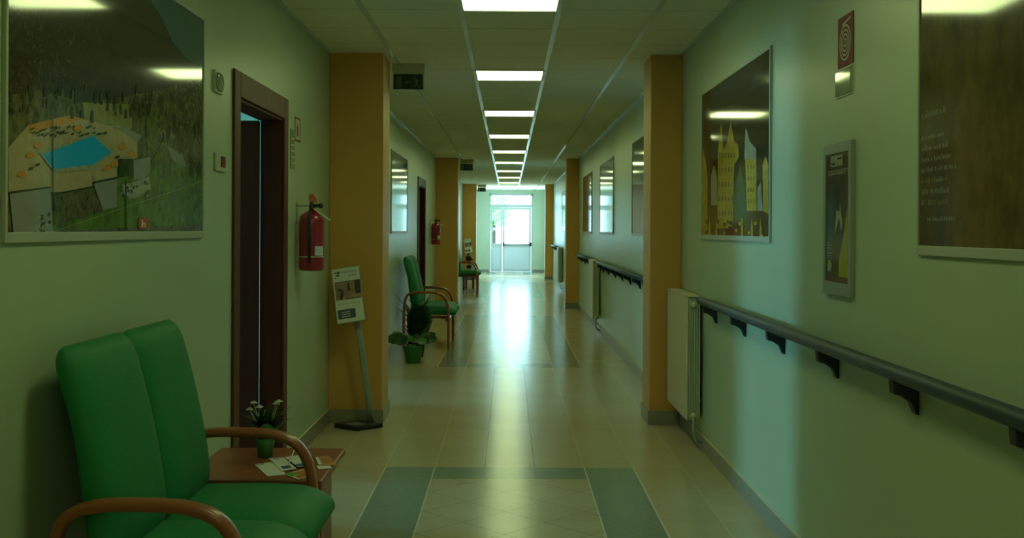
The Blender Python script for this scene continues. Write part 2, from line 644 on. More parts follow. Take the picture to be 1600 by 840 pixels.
end_leaf(-0.62, -0.225, -0.565, -0.285)
lf = end_leaf(-0.215, 0.77, -0.14, 0.70)
pb = MB()
pb.tube([(-0.17, -0.05, 0.955), (0.735, -0.05, 0.955)], 0.017, 8)
pb.build('push_bar', M['alu'], lf)
pe = MB()
pe.box(-0.215, -0.15, -0.075, 0.03, 0.91, 1.03).box(0.71, 0.775, -0.075, 0.03, 0.91, 1.03)
pe.build('push_bar_mount', M['black'], lf, bevel=0.006)

# side windows near the far end
for n, (x0, x1) in enumerate(((XL - WT, XL), (XR, XR + WT))):
    wd = struct(empty('window_%d' % (n + 1), ((x0 + x1) / 2, 34.5, 0)))
    m = MB()
    m.box(-0.03, 0.03, -1.2, -1.14, 0.9, 2.5).box(-0.03, 0.03, 1.14, 1.2, 0.9, 2.5).box(-0.03, 0.03, -1.14, 1.14, 2.44, 2.5)
    m.box(-0.03, 0.03, -1.14, 1.14, 0.9, 0.96).box(-0.03, 0.03, -0.03, 0.03, 0.96, 2.44)
    m.build('window_frame', M['doorframe_alu'], wd)

# outdoors beyond the end door
struct(MB().box(-25, 25, Y1 + 0.2, 90, -0.25, -0.12).build('ground_outside', M['paving']))
random.seed(5)


def tree(x, y, h, label):
    t = thing('tree', label, 'tree', (x, y, -0.12), 0)
    MB().tube([(0, 0, 0), (0.05, 0, h * 0.35), (0, 0.1, h * 0.7)], [0.16, 0.12, 0.05], 10).build('trunk', M['bark'], t)
    c = MB()
    for _ in range(900):
        a = random.uniform(0, 6.283)
        e = random.uniform(-1, 1)
        r = random.uniform(0.45, 1) * h * 0.3
        p = Vector((r * math.cos(a) * math.sqrt(1 - e * e), r * math.sin(a) * math.sqrt(1 - e * e), h * 0.68 + e * r * 1.1))
        q = Vector([random.uniform(-1, 1) for _ in range(3)]).normalized()
        s = q.orthogonal().normalized()
        l = random.uniform(0.12, 0.25)
        c.poly([p, p + q * l + s * l * 0.35, p + q * l * 2, p + q * l - s * l * 0.35])
    c.build('foliage', M['tree_leaf'], t)


tree(-1.0, 70, 4.4, 'leafy green tree seen through the narrow pane of the end door')

# ------------------------------------------------------------------ ceiling lights
ORD = ['nearest', 'second nearest', 'third', 'fourth', 'fifth', 'sixth', 'seventh', 'eighth', 'ninth', 'last and farthest']
proto = None
for k in range(-3, 10):
    y = 6.29 + 3.07 * k
    if k >= 0:
        lab = 'lit square ceiling panel, %s of the row along the corridor ceiling' % ORD[k]
    else:
        lab = 'lit square ceiling panel %s' % {-1: 'just ahead of the camera, above the picture edge', -2: 'right above the camera', -3: 'behind the camera'}[k]
    if proto is None:
        proto = thing('ceiling_light', lab, 'ceiling light', (0, y, ZC), 0, 'ceiling light panels')
        fr = MB()
        o_, i_ = 0.302, 0.281
        for a in ((-o_, -i_, -o_, o_), (i_, o_, -o_, o_), (-i_, i_, -o_, -i_), (-i_, i_, i_, o_)):
            fr.box(a[0], a[1], a[2], a[3], -0.012, 0.0)
        fr.build('frame', M['lampframe'], proto)
        MB().box(-i_, i_, -i_, i_, -0.006, -0.001).build('diffuser', M['lamp'], proto)
    else:
        o = copy_tree(proto)
        o.location = (0, y, ZC)
        o['label'] = lab

# ------------------------------------------------------------------ two-seat sofa


def superring(cx, cz, tx, tz, w, th, y0, n=24, e=0.5):
    """closed ring across a cushion: centre (cx,cz), thickness direction (tx,tz), width w from y0"""
    ring = []
    for k in range(n):
        a = 2 * math.pi * k / n
        c, s = math.cos(a), math.sin(a)
        c = math.copysign(abs(c) ** e, c)
        s = math.copysign(abs(s) ** e, s)
        ring.append((cx + tx * s * th / 2, y0 + w / 2 + c * w / 2, cz + tz * s * th / 2))
    return ring


def cushion(path, w, y0, e=0.62):
    """path: list of (x, z, thickness, width factor); cross ring is normal to path"""
    rings = []
    n = len(path)
    for i, (x, z, th, wf) in enumerate(path):
        x0, z0 = path[max(i - 1, 0)][:2]
        x1, z1 = path[min(i + 1, n - 1)][:2]
        dx, dz = x1 - x0, z1 - z0
        L = math.hypot(dx, dz) or 1
        nx, nz = -dz / L, dx / L
        ww = w * wf
        rings.append(superring(x, z, nx, nz, ww, th, y0 + (w - ww) / 2, e=e))
    mb = MB()
    mb.rings(rings)
    return mb


def smooth_path(pts, it=2):
    for _ in range(it):
        q = [pts[0]]
        for a, b in zip(pts, pts[1:]):
            q.append(tuple(0.75 * i + 0.25 * j for i, j in zip(a, b)))
            q.append(tuple(0.25 * i + 0.75 * j for i, j in zip(a, b)))
        q.append(pts[-1])
        pts = q
    return pts


SW = 1.02    # both seats


def make_sofa():
    s = empty('two_seat_armchair')
    back = [(0.225, 0.50, 0.03, .9), (0.223, 0.515, 0.07, .97), (0.215, 0.56, 0.115, 1.0), (0.20, 0.66, 0.125, 1.0), (0.182, 0.78, 0.115, 1.0), (0.16, 0.90, 0.10, 1.0), (0.128, 1.02, 0.105, 1.0),
            (0.108, 1.085, 0.10, 1.0), (0.098, 1.115, 0.085, .97), (0.094, 1.135, 0.05, .93), (0.093, 1.143, 0.01, .88)]
    seat = [(0.15, 0.475, 0.03, .92), (0.165, 0.475, 0.10, .98), (0.22, 0.476, 0.125, 1), (0.35, 0.476, 0.13, 1), (0.48, 0.478, 0.13, 1), (0.60, 0.474, 0.13, 1), (0.66, 0.463, 0.118, .99), (0.70, 0.448, 0.09, .975), (0.718, 0.436, 0.055, .95), (0.725, 0.43, 0.012, .9)]
    for k in (0, 1):
        cushion(smooth_path(back, 1), SW / 2 + 0.004, k * SW / 2 - 0.002).build('back_cushion', M['fabric'], s)
        cushion(smooth_path(seat, 1), SW / 2 + 0.004, k * SW / 2 - 0.002).build('seat_cushion', M['fabric'], s)
    arm = smooth_path([(0.09, 0.0), (0.085, 0.30), (0.09, 0.55), (0.12, 0.675), (0.22, 0.705), (0.36, 0.706), (0.48, 0.70), (0.575, 0.665), (0.625, 0.57), (0.64, 0.42), (0.64, 0.2), (0.64, 0.0)], 2)
    for y in (-0.035, SW + 0.035):
        MB().tube([(x, y, z) for x, z in arm], 0, 12, sec=(0.029, 0.017), up=(0, 1, 0)).build('bentwood_arm', M['beech'], s)
    for x in (0.60, 0.12):
        MB().box(x, x + 0.035, -0.02, SW + 0.02, 0.345, 0.40).build('cross_rail', M['beech'], s, bevel=0.006)
    for y in (0.10, SW - 0.10):
        MB().tube([(0.14, y, 0.385), (0.40, y, 0.392), (0.61, y, 0.385)], 0.018, 8).build('support_rail', M['beech'], s)
    return s


sofa = make_sofa()
sofa.location = (XL + 0.0, 3.08, 0)
tag(sofa, 'green two-seat armchair with bentwood arms, nearest, under the swimming pool poster', 'armchair', 'green two-seat armchairs along the wall')
for y, lab in ((13.35, 'green two-seat armchair beside the potted plants on the floor'), (25.05, 'small distant green two-seat armchair near the end door')):
    o = copy_tree(sofa)
    o.location = (XL, y, 0)
    o['label'] = lab

# ------------------------------------------------------------------ side tables


def side_table(y, label):
    t = thing('side_table', label, 'table', (-1.29, y, 0), 0, 'low side tables')
    MB().box(0, 0.56, 0, 0.63, 0.472, 0.50).build('tabletop', M['table'], t, bevel=0.005)
    MB().box(0.03, 0.53, 0.03, 0.05, 0.43, 0.472).box(0.03, 0.53, 0.58, 0.60, 0.43, 0.472).box(0.03, 0.05, 0.05, 0.58, 0.43, 0.472).box(0.51, 0.53, 0.05, 0.58, 0.43, 0.472).build('apron', M['table'], t)
    for x in (0.17, 0.535 - 0.03):
        for yy in (0.005, 0.565):
            xx, dd = (x, 0.24) if yy < 0.1 else (0.20 if x < 0.3 else 0.38, 0.06)
            MB().box(xx, xx + 0.055, yy, yy + dd, 0, 0.471).build('leg', M['table'], t, bevel=0.004)
    return t


side_table(4.22, 'low red-brown wooden side table holding leaflets, beside the nearest armchair')
side_table(26.3, 'small wooden side table past the farthest green armchair')

ZT = 0.5015


def leaflet(name, quad, mats, label, cat='leaflet', z=ZT, marks=(), grp='leaflets fanned on the side table', lift=0.0):
    pts = [on_z(px, py, z) for px, py in quad]
    cx = sum(p[0] for p in pts) / 4
    cy = sum(p[1] for p in pts) / 4
    mb = MB()
    mb.prism([(p[0] - cx, p[1] - cy) for p in pts], 'z', 0, 0.0022)
    for (u0, u1, v0, v1, mi) in marks:
        def q(u, v):
            a = Vector(pts[0]).lerp(Vector(pts[3]), u)
            b = Vector(pts[1]).lerp(Vector(pts[2]), u)
            c = a.lerp(b, v)
            return (c.x - cx, c.y - cy, 0.0026)
        mb.poly([q(u0, v0), q(u1, v0), q(u1, v1), q(u0, v1)], mi)
    o = mb.build(name, mats, loc=(cx, cy, z + lift))
    return tag(o, label, cat, grp)


M['ink'] = mat('dark_ink', (0.10, 0.11, 0.09), 0.6)
M['blue'] = mat('blue_ink', (0.02, 0.06, 0.30), 0.5)
M['green'] = mat('green_ink', (0.10, 0.35, 0.03), 0.5)
M['orange'] = mat('orange_ink', (0.55, 0.16, 0.03), 0.5)
M['tan'] = mat('tan_paper', (0.52, 0.30, 0.10), 0.6, noise=0.2, nscale=30)
PAPER = [M['white'], M['ink'], M['blue'], M['green'], M['orange']]
leaflet('leaflet', [(397.5, 726), (418, 744), (448, 741.5), (424, 722)], PAPER, 'plain white leaflet at the chair side of the fan on the table', marks=((0.1, 0.5, 0.05, 0.1, 1),))
leaflet('leaflet', [(420, 717), (440, 737), (463, 733), (444, 716)], PAPER, 'white leaflet in the middle of the fan, a small dark title at its top', lift=0.0024, marks=((0.15, 0.6, 0.06, 0.12, 1), (0.2, 0.8, 0.7, 0.9, 2)))
leaflet('leaflet', [(445, 716), (465, 731), (483, 729), (467, 713)], PAPER, 'white leaflet of the fan with a blue and green lower edge', lift=0.0048, marks=((0.0, 0.6, 0.78, 0.98, 2), (0.6, 1, 0.72, 0.98, 3)))
leaflet('leaflet', [(444, 741), (466, 749), (494, 742), (476, 733)], PAPER, 'colourful orange, blue and green leaflet at the front edge of the table', lift=0.0, marks=((0.0, 0.4, 0.0, 0.5, 3), (0.4, 0.9, 0.1, 0.6, 4), (0.1, 0.6, 0.55, 0.95, 4), (0.6, 0.95, 0.6, 0.95, 2)))
o = leaflet('booklet', [(492, 714), (498, 727), (527, 727), (513, 712)], [M['tan'], M['white'], M['orange']], 'tan and orange booklet lying near the outer edge of the table', 'booklet', marks=((0.3, 0.9, 0.2, 0.8, 2), (0.0, 0.2, 0.1, 0.9, 1)))
leaflet('leaflet', [(494, 728), (498, 733), (519, 731.5), (515, 727.8)], PAPER, 'narrow white slip in front of the tan booklet', marks=())

# small flowering pot plant on the table
random.seed(11)


def strap_leaf(mb, base, yaw, length, width, rise, droop, mi=0, seg=7, twist=0.0):
    """arched strap leaf made of two faces across, slightly folded"""
    L, R, Cc = [], [], []
    d = Vector((math.cos(yaw), math.sin(yaw), 0))
    s = Vector((-d.y, d.x, 0))
    for i in range(seg + 1):
        t = i / seg
        p = Vector(base) + d * (length * t * (0.55 + 0.45 * t)) + Vector((0, 0, rise * t - droop * t * t * t))
        w = width * math.sin(math.pi * min(1, 0.12 + 0.88 * t) ** 0.8) * 0.5 + 0.001
        Cc.append(p)
        L.append(p + s * w + Vector((0, 0, w * 0.35)))
        R.append(p - s * w + Vector((0, 0, w * 0.35)))
    for i in range(seg):
        mb.poly([Cc[i], L[i], L[i + 1], Cc[i + 1]], mi, True)
        mb.poly([R[i], Cc[i], Cc[i + 1], R[i + 1]], mi, True)


def round_leaf(mb, c, r, tilt, yaw, mi=0, n=10, long=1.25, face=0.0):
    rot = Matrix.Rotation(face, 3, 'X') @ Matrix.Rotation(yaw, 3, 'Z') @ Matrix.Rotation(tilt, 3, 'Y')
    pts = []
    for k in range(n):
        a = 2 * math.pi * k / n
        p = Vector((r * long * math.cos(a), r * math.sin(a), 0.15 * r * math.cos(2 * a)))
        pts.append(Vector(c) + rot @ p)
    cc = Vector(c) - rot @ Vector((0, 0, r * 0.1))
    for k in range(n):
        mb.poly([cc, pts[k], pts[(k + 1) % n]], mi, True)


px_, py_ = on_z(420, 716, 0.5)
pl = thing('potted_flower', 'small white-flowered plant in a green pot on the side table', 'plant', (px_ - 0.022, py_ + 0.03, 0.5), 0)
pl.scale = (1.3, 1.3, 1.12)
MB().lathe([(0.020, 0.0005), (0.024, 0.002), (0.028, 0.04), (0.033, 0.075), (0.030, 0.074), (0.026, 0.062)], seg=16).build('pot', M['potgreen'], pl)
wr = MB()
seg = 18
rings = []
for r, z, am in ((0.026, 0.074, 0), (0.036, 0.10, 0.003), (0.052, 0.128, 0.010), (0.050, 0.130, 0.010), (0.034, 0.104, 0.003), (0.024, 0.08, 0)):
    rings.append([((r + am * math.cos(3 * 2 * math.pi * k / seg)) * math.cos(2 * math.pi * k / seg), (r + am * math.cos(3 * 2 * math.pi * k / seg)) * math.sin(2 * math.pi * k / seg), z + am * math.cos(5 * 2 * math.pi * k / seg)) for k in range(seg)])
wr.rings(rings, cap=False)
wr.build('wrapper', M['potgreen'], pl)
lv = MB()
for _ in range(54):
    a = random.uniform(0, 6.283)
    strap_leaf(lv, (0.008 * math.cos(a), 0.008 * math.sin(a), 0.09), a, random.uniform(0.015, 0.08), 0.020, random.uniform(0.06, 0.125), 0.02, seg=5)
lv.build('leaves', M['leaf'], pl)
fl = MB()
for k, (dx, dy, z) in enumerate(((0.045, 0, 0.218), (0.03, 0.02, 0.205), (-0.04, 0.0, 0.212), (-0.055, 0.01, 0.185), (-0.015, -0.02, 0.20))):
    for j in range(5):
        a = j * 1.2566 + k
        round_leaf(fl, (dx + 0.008 * math.cos(a), dy + 0.008 * math.sin(a), z), 0.007, 0.6, a, n=6)
    fl.tube([(0, 0, 0.08), (dx * 0.6, dy * 0.6, z * 0.7), (dx, dy, z)], 0.0012, 5)
fl.build('blossom', M['petal'], pl)
rb = MB()
pts = [on_z(x, y, 0.52) for x, y in ((424, 690), (435, 696), (447, 697), (452, 693), (450, 706), (443, 716), (440, 719))]
zz = (0.55, 0.535, 0.535, 0.545, 0.53, 0.509, 0.509)
rb.tube(smooth_path([(p[0] - pl.location.x, p[1] - pl.location.y, z - 0.5) for p, z in zip(pts, zz)], 2), 0.0022, 6)
rb.build('ribbon', M['white'], pl)

# ------------------------------------------------------------------ plants on the floor in the second bay
random.seed(3)
pp = thing('potted_plant', 'low broad-leaved plant in a round green pot in front of the second armchair', 'plant', (-1.06, 12.0, 0), 0)
po = MB()
po.lathe([(0.078, 0.0), (0.085, 0.01), (0.097, 0.10), (0.108, 0.175), (0.110, 0.19), (0.102, 0.19), (0.096, 0.165)], seg=24)
po.build('pot', M['potgreen'], pp)
MB().lathe([(0.001, 0.160), (0.095, 0.164)], seg=20, cap=False).build('soil', M['soil'], pp)
lv = MB()
for (dx, dy, z, r, yaw, mi) in ((-0.20, 0.0, 0.27, 0.075, 0.1, 0), (-0.13, -0.05, 0.25, 0.06, 0.5, 0), (-0.17, 0.06, 0.30, 0.06, -0.4, 1), (0.13, 0.05, 0.28, 0.055, 0.2, 1), (0.19, 0.02, 0.31, 0.05, -0.3, 0),
                                (0.10, -0.04, 0.24, 0.05, 0.9, 1), (0.02, 0.02, 0.26, 0.06, 1.3, 0), (-0.05, -0.03, 0.27, 0.05, 2, 1), (0.16, 0.09, 0.24, 0.045, 1, 0), (0.22, -0.02, 0.26, 0.04, 0.6, 1)):
    round_leaf(lv, (dx, dy, z), r, random.uniform(-0.3, 0.3), yaw, mi, face=random.uniform(0.6, 1.2))
    lv.tube([(dx * 0.15, dy * 0.15, 0.16), (dx * 0.6, dy * 0.6, z * 0.9), (dx, dy, z)], 0.004, 5, 1)
lv.build('leaves', [M['leaf'], M['leaf2']], pp)

pd = thing('potted_plant', 'tall dark strap-leaved plant standing behind the low one, before the armchair', 'plant', (-1.07, 12.55, 0), 0)
MB().lathe([(0.08, 0.0), (0.10, 0.18), (0.11, 0.20), (0.10, 0.20), (0.095, 0.18)], seg=20).build('pot', M['wood'], pd)
MB().lathe([(0.001, 0.175), (0.094, 0.18)], seg=20, cap=False).build('soil', M['soil'], pd)
for (dx, dy, h) in ((0.0, 0, 0.5), (0.05, 0.03, 0.42), (-0.04, 0.02, 0.38)):
    MB().tube([(dx * 0.5, dy * 0.5, 0.17), (dx, dy, h * 0.6), (dx * 1.3, dy, h)], [0.024, 0.02, 0.014], 8).build('stem', M['bark'], pd)
lv = MB()
for (dx, dy, h) in ((0.02, 0, 0.46), (0.085, 0.03, 0.36), (-0.04, 0.02, 0.36), (0.03, -0.02, 0.26), (0.0, 0.0, 0.2)):
    for k in range(16):
        a = k * 2.39996 + dx * 20
        strap_leaf(lv, (dx, dy, h - 0.012 * k), a, random.uniform(0.06, 0.19), 0.10, random.uniform(0.18, 0.36), random.uniform(0.0, 0.14), mi=k % 2)
strap_leaf(lv, (-0.03, 0, 0.40), math.pi + 0.1, 0.27, 0.07, 0.36, 0.0)
strap_leaf(lv, (-0.03, 0, 0.36), math.pi - 0.2, 0.24, 0.07, 0.22, 0.0)
strap_leaf(lv, (0.03, 0, 0.40), 0.4, 0.16, 0.07, 0.36, 0.0)
lv.build('leaves', [M['leaf'], M['leaf']], pd)

# bushy plant on the far table
pf = thing('potted_plant', 'bushy dark reddish plant above the farthest armchair, by the end door', 'plant', (-0.98, 26.6, 0.5), 0)
MB().lathe([(0.05, 0.0005), (0.06, 0.09), (0.065, 0.10), (0.055, 0.10)], seg=16).build('pot', M['black'], pf)
lv = MB()
for _ in range(170):
    a, e = random.uniform(0, 6.283), random.uniform(-1, 1)
    r = random.uniform(0.3, 1) * 0.105
    q = math.sqrt(1 - e * e)
    round_leaf(lv, (r * q * math.cos(a), r * q * math.sin(a), 0.245 + e * r * 1.3), random.uniform(0.012, 0.024), random.uniform(-1.5, 1.5), random.uniform(0, 6), 0 if random.random() < 0.75 else 1, n=6)
for k in range(6):
    lv.tube([(0, 0, 0.09), (0.03 * math.cos(k), 0.03 * math.sin(k), 0.24)], 0.004, 5)
lv.build('leaves', [M['leafred'], M['leaf']], pf)

# ------------------------------------------------------------------ leaflet display stands
M['photo_skin'] = mat('printed_photo_brown', (0.36, 0.22, 0.15), 0.4, noise=0.7, nscale=16)
M['photo_dark'] = mat('printed_photo_dark', (0.05, 0.04, 0.04), 0.4, noise=0.3)
M['photo_blue'] = mat('printed_blue', (0.06, 0.09, 0.16), 0.4, noise=0.3, nscale=30)


def display_stand(y, label):
    s = thing('display_stand', label, 'display stand', (-1.115, y, 0), 0, 'leaflet display stands before the pillars')
    b = MB()
    b.prism([(-0.185, -0.02), (0.0, -0.17), (0.18, -0.01), (-0.01, 0.13)], 'z', 0, 0.034)
    b.build('base', M['black'], s, bevel=0.006)
    b = MB()
    b.prism([(-0.10, -0.045), (-0.02, -0.11), (0.06, -0.045), (-0.02, 0.01)], 'z', 0.0342, 0.038)
    b.build('base_plate', M['alu'], s)
    MB().tube([(0.085, 0.02, 0.03), (0.062, 0.02, 0.25), (0.012, 0.015, 0.60), (-0.03, 0.0, 0.84)], 0, 10, sec=(0.024, 0.010), up=(1, 0, 0)).build('post', M['alu'], s)
    # tilted panel in its own frame
    ang = math.radians(9)
    cx, cz, cy = -0.085, 0.995, -0.02
    rot = Matrix.Rotation(-ang * 1.0, 4, 'Y') @ Matrix.Rotation(math.radians(-14), 4, 'X')

    def P(u, v, w=0.0):
        return tuple(Vector((cx, cy, cz)) + (rot @ Vector((u, w, v))))
    W2, H2 = 0.106, 0.210
    p = MB()
    vs = [P(u, v, w) for w in (0, 0.012) for v in (-H2, H2) for u in (-W2, W2)]
    p.add(vs, [(0, 2, 3, 1), (4, 5, 7, 6), (0, 1, 5, 4), (2, 6, 7, 3), (0, 4, 6, 2), (1, 3, 7, 5)])
    pn = p.build('panel', M['alu'], s)

    def rect(mb, u0, u1, v0, v1, mi, w):
        mb.poly([P(u0, v0, w), P(u1, v0, w), P(u1, v1, w), P(u0, v1, w)], mi)
    q = MB()
    rect(q, -W2 + .004, W2 - .004, -H2 + .004, H2 - .004, 0, -0.001)
    rect(q, -W2 + .012, W2 - .004, -0.035, 0.105, 1, -0.0015)
    # figure in the printed photo
    q.poly([P(u, v, -0.002) for u, v in ((-0.07, -0.03), (-0.045, -0.03), (-0.03, 0.02), (-0.05, 0.055), (-0.075, 0.04), (-0.05, 0.03))], 2)
    q.poly([P(u, v, -0.002) for u, v in ((0.0, 0.03), (0.02, 0.03), (0.018, 0.09), (0.006, 0.09))], 2)
    rect(q, 0.055, 0.097, 0.0, 0.10, 2, -0.0018)
    rect(q, -W2 + .012, W2 - .004, 0.101, 0.105, 2, -0.002)
    rect(q, -0.02, 0.09, -0.035, -0.028, 2, -0.002)
    rect(q, -W2 + .014, 0.04, -0.178, -0.108, 3, -0.0015)
    for k in range(3):
        rect(q, -0.065, 0.0, -0.165 + 0.016 * k, -0.158 + 0.016 * k, 4, -0.002)
    for a in ((-0.088, -0.07, 0.172, 0.182), (-0.066, -0.045, 0.165, 0.185), (-0.075, -0.05, 0.148, 0.160), (-0.085, -0.077, 0.132, 0.142)):
        rect(q, a[0], a[1], a[2], a[3], 5, -0.002)
    for k in range(7):      # faint title, too blurred to read
        rect(q, -0.032 + k * 0.017, -0.022 + k * 0.017, 0.168, 0.184, 6, -0.002)
    for k in range(5):
        rect(q, 0.02 + k * 0.013, 0.028 + k * 0.013, 0.138, 0.154, 6, -0.002)
    for k in range(9):
        rect(q, -0.085 + k * 0.019, -0.073 + k * 0.019, -0.068, -0.062, 6, -0.002)
    q.build('printed_sheet', [M['white'], M['photo_skin'], M['photo_dark'], M['photo_blue'], M['cream'], M['ink'], M['alu']], pn)
    return s


display_stand(8.07, 'grey leaflet stand on a black base in front of the nearest ochre pillar')
display_stand(31.8, 'distant leaflet stand before the farthest ochre pillar, above the reddish plant')

# ------------------------------------------------------------------ fire extinguishers


def extinguisher(y, label):
    e = thing('fire_extinguisher', label, 'fire extinguisher', (XL + 0.10, y, 1.215), 0, 'red fire extinguishers on the green wall')
    MB().lathe([(0.060, 0.0), (0.078, 0.006), (0.081, 0.03), (0.081, 0.32), (0.078, 0.345), (0.062, 0.368), (0.035, 0.382), (0.022, 0.388), (0.022, 0.395)], seg=28).build('cylinder_body', M['red'], e)
    MB().lathe([(0.0822, 0.088), (0.0826, 0.089), (0.0826, 0.093), (0.0822, 0.094)], seg=28, cap=False).build('band', M['white'], e)
    MB().box(0.035, 0.082, -0.078, -0.05, 0.10, 0.16).build('inspection_tag', M['white'], e)
    v = MB()
    v.lathe([(0.017, 0.385), (0.019, 0.41), (0.014, 0.43), (0.014, 0.445)], seg=14)
    v.box(-0.012, 0.05, -0.012, 0.012, 0.41, 0.432)
    v.build('valve', M['black'], e)
    MB().blob((0.06, -0.005, 0.421), 0.019, sx=0.9).build('pressure_gauge', M['black'], e)
    h = MB()
    h.prism([(-0.012, 0.442), (-0.020, 0.475), (-0.012, 0.498), (0.014, 0.497), (0.030, 0.47), (0.034, 0.442)], 'y', -0.013, 0.013)
    h.build('carry_handle', M['brass'], e)
    MB().tube([(0.015, -0.02, 0.40), (0.05, -0.03, 0.375), (0.095, -0.03, 0.345), (0.125, -0.03, 0.325)], [0.006, 0.006, 0.007, 0.009], 8).build('nozzle', M['cream'], e)
    MB().tube([(0.0, -0.083, 0.05), (0.004, -0.090, 0.2), (0.0, -0.083, 0.34), (0.0, -0.03, 0.40)], 0.010, 8).build('hose', M['black'], e)
    b = MB()
    b.box(-0.10, -0.094, -0.02, 0.02, 0.30, 0.44)
    b.box(-0.10, 0.0, -0.006, 0.006, 0.415, 0.424)
    b.build('wall_bracket', M['alu'], e)
    return e


extinguisher(6.98, 'red fire extinguisher hung beside the open door, next to the nearest ochre pillar')
extinguisher(18.85, 'smaller-looking distant red fire extinguisher hung by the second ochre pillar')

# ------------------------------------------------------------------ emergency exit signs


def exit_sign(y, label):
    s = thing('exit_sign', label, 'sign', (-0.955, y, ZC), 0, 'green exit signs hung beside the pillars')
    MB().box(0, 0.262, 0.0, 0.045, -0.075, 0.0).build('housing', M['cream'], s, bevel=0.003)
    MB().box(0.004, 0.258, 0.016, 0.024, -0.212, -0.075).build('clear_plate', M['plasticglass'], s)
    g = MB().box(0.01, 0.248, 0.011, 0.0155, -0.207, -0.085).build('sign_face', M['signgreen'], s)
    q = MB()

    def pg(pts):
        q.poly([(x, 0.0102, z) for x, z in pts])
    pg([(0.03, -0.20), (0.075, -0.20), (0.075, -0.10), (0.03, -0.10)])                      # doorway
    pg([(0.10, -0.151), (0.125, -0.170), (0.125, -0.157), (0.152, -0.157), (0.152, -0.144), (0.125, -0.144), (0.125, -0.132)])  # arrow
    pg([(0.185 + 0.010 * math.cos(a * 0.785), -0.108 + 0.010 * math.sin(a * 0.785)) for a in range(8)])   # head
    pg([(0.180, -0.121), (0.200, -0.119), (0.208, -0.152), (0.190, -0.158)])                # torso
    pg([(0.183, -0.122), (0.166, -0.140), (0.158, -0.134), (0.176, -0.119)])
    pg([(0.199, -0.122), (0.222, -0.138), (0.217, -0.145), (0.198, -0.132)])
    pg([(0.190, -0.155), (0.178, -0.178), (0.160, -0.180), (0.160, -0.188), (0.184, -0.187), (0.201, -0.158)])
    pg([(0.198, -0.155), (0.214, -0.175), (0.228, -0.196), (0.219, -0.200), (0.205, -0.181), (0.191, -0.160)])
    q.build('pictogram', M['signpale'], g)
    return s


exit_sign(8.75, 'dark green running-man exit sign hanging at the nearest ochre pillar')
exit_sign(20.85, 'small running-man exit sign hanging at the second ochre pillar')
exit_sign(32.5, 'tiny running-man exit sign hanging at the farthest ochre pillar')

# ------------------------------------------------------------------ radiators and handrails


def radiator(y0, y1, label):
    r = thing('radiator', label, 'radiator', (0, y0, 0), 0, 'cream radiators on the handrail wall')
    L = y1 - y0
    xf, xb = XR - 0.115, XR - 0.025
    MB().box(xf, xf + 0.014, 0, L, 0.20, 1.035).build('front_panel', M['radiator'], r, bevel=0.005)
    fn = MB()
    fn.box(xf + 0.014, xb, 0.012, L - 0.012, 0.21, 1.02, 0)
    for k in range(5):
        x = xf + 0.018 + k * 0.0165
        fn.box(x, x + 0.009, 0.003, L - 0.003, 0.205, 1.03, 0)
    fn.build('convector_core', M['radfins'], r)
    g = MB()
    g.box(xf - 0.002, xb + 0.004, -0.004, L + 0.004, 1.036, 1.046)
    for k in range(int(L / 0.04)):
        g.box(xf + 0.02, xb - 0.012, 0.02 + k * 0.04, 0.044 + k * 0.04, 1.046, 1.050)
    g.build('top_grille', M['radiator'], r, bevel=0.002)
    for z in (0.235, 0.985):
        v = MB()
        v.tube([(xf + 0.045, 0.012, z), (xf + 0.045, -0.03, z)], [0.021, 0.017], 12)
        v.build('end_plug', M['radiator'], r)
    MB().tube([(xf + 0.045, -0.022, 0.235), (xf + 0.045, -0.022, 0.12), (xf + 0.06, -0.022, 0.06), (XR + 0.001, -0.022, 0.055)], 0.009, 8).build('pipe', M['alu'], r)
    for yy in (0.1, L - 0.1):
        for zz in (0.3, 0.9):
            MB().box(xb, XR, yy - 0.015, yy + 0.015, zz, zz + 0.04).build('wall_mount', M['alu'], r)
    return r


radiator(7.30, 8.17, 'cream panel radiator against the nearest pillar, at the end of the long handrail')
radiator(15.45, 16.3, 'cream radiator standing between the two handrails of the second bay')
radiator(26.2, 27.0, 'distant cream radiator just past the second pillar')
radiator(35.85, 36.7, 'pale radiator right beside the end wall')


def handrail(y0, y1, first, label):
    h = thing('handrail', label, 'handrail', (0, 0, 0), 0, 'slate handrails along the wall')
    z, x, r = 1.03, XR - 0.068, 0.027
    MB().tube([(x, y0, z), (x, y0 + 0.004, z), (x, y1 - 0.004, z), (x, y1, z)], [r * 0.6, r, r, r * 0.6], 16).build('rail', M['rail'], h)
    y = first
    while y < y1 - 0.05:
        if y > y0 + 0.05:
            b = MB()
            b.prism([(x - 0.020, z - 0.022), (XR, z - 0.022), (XR, z - 0.132), (XR - 0.010, z - 0.130), (XR - 0.026, z - 0.092), (x + 0.012, z - 0.072), (x - 0.016, z - 0.064)], 'y', y - 0.02, y + 0.02)
            b.build('bracket', M['bracket'], h, bevel=0.003)
        y += 0.84
    return h


handrail(-1.5, 7.03, -0.72, 'long slate handrail running from the front up to the nearest radiator')
handrail(8.72, 15.3, 9.1, 'slate handrail between the nearest pillar and the second radiator')
handrail(16.45, 19.9, 16.8, 'short slate handrail between the second radiator and second pillar')
handrail(27.1, 31.7, 27.5, 'distant slate handrail past the second pillar')

# ------------------------------------------------------------------ wall posters


class Print:
    """flat printed sheet on a side wall: (d, z) = metres along corridor, height"""

    def __init__(s, x, side):
        s.mb, s.x, s.side, s.n = MB(), x, side, 0

    def poly(s, pts, mi, lift=None):
        s.n += 1
        l = (lift if lift is not None else min(s.n * 0.000015, 0.0045))
        xx = s.x + l * s.side
        s.mb.poly([(xx, d, z) for d, z in pts], mi)


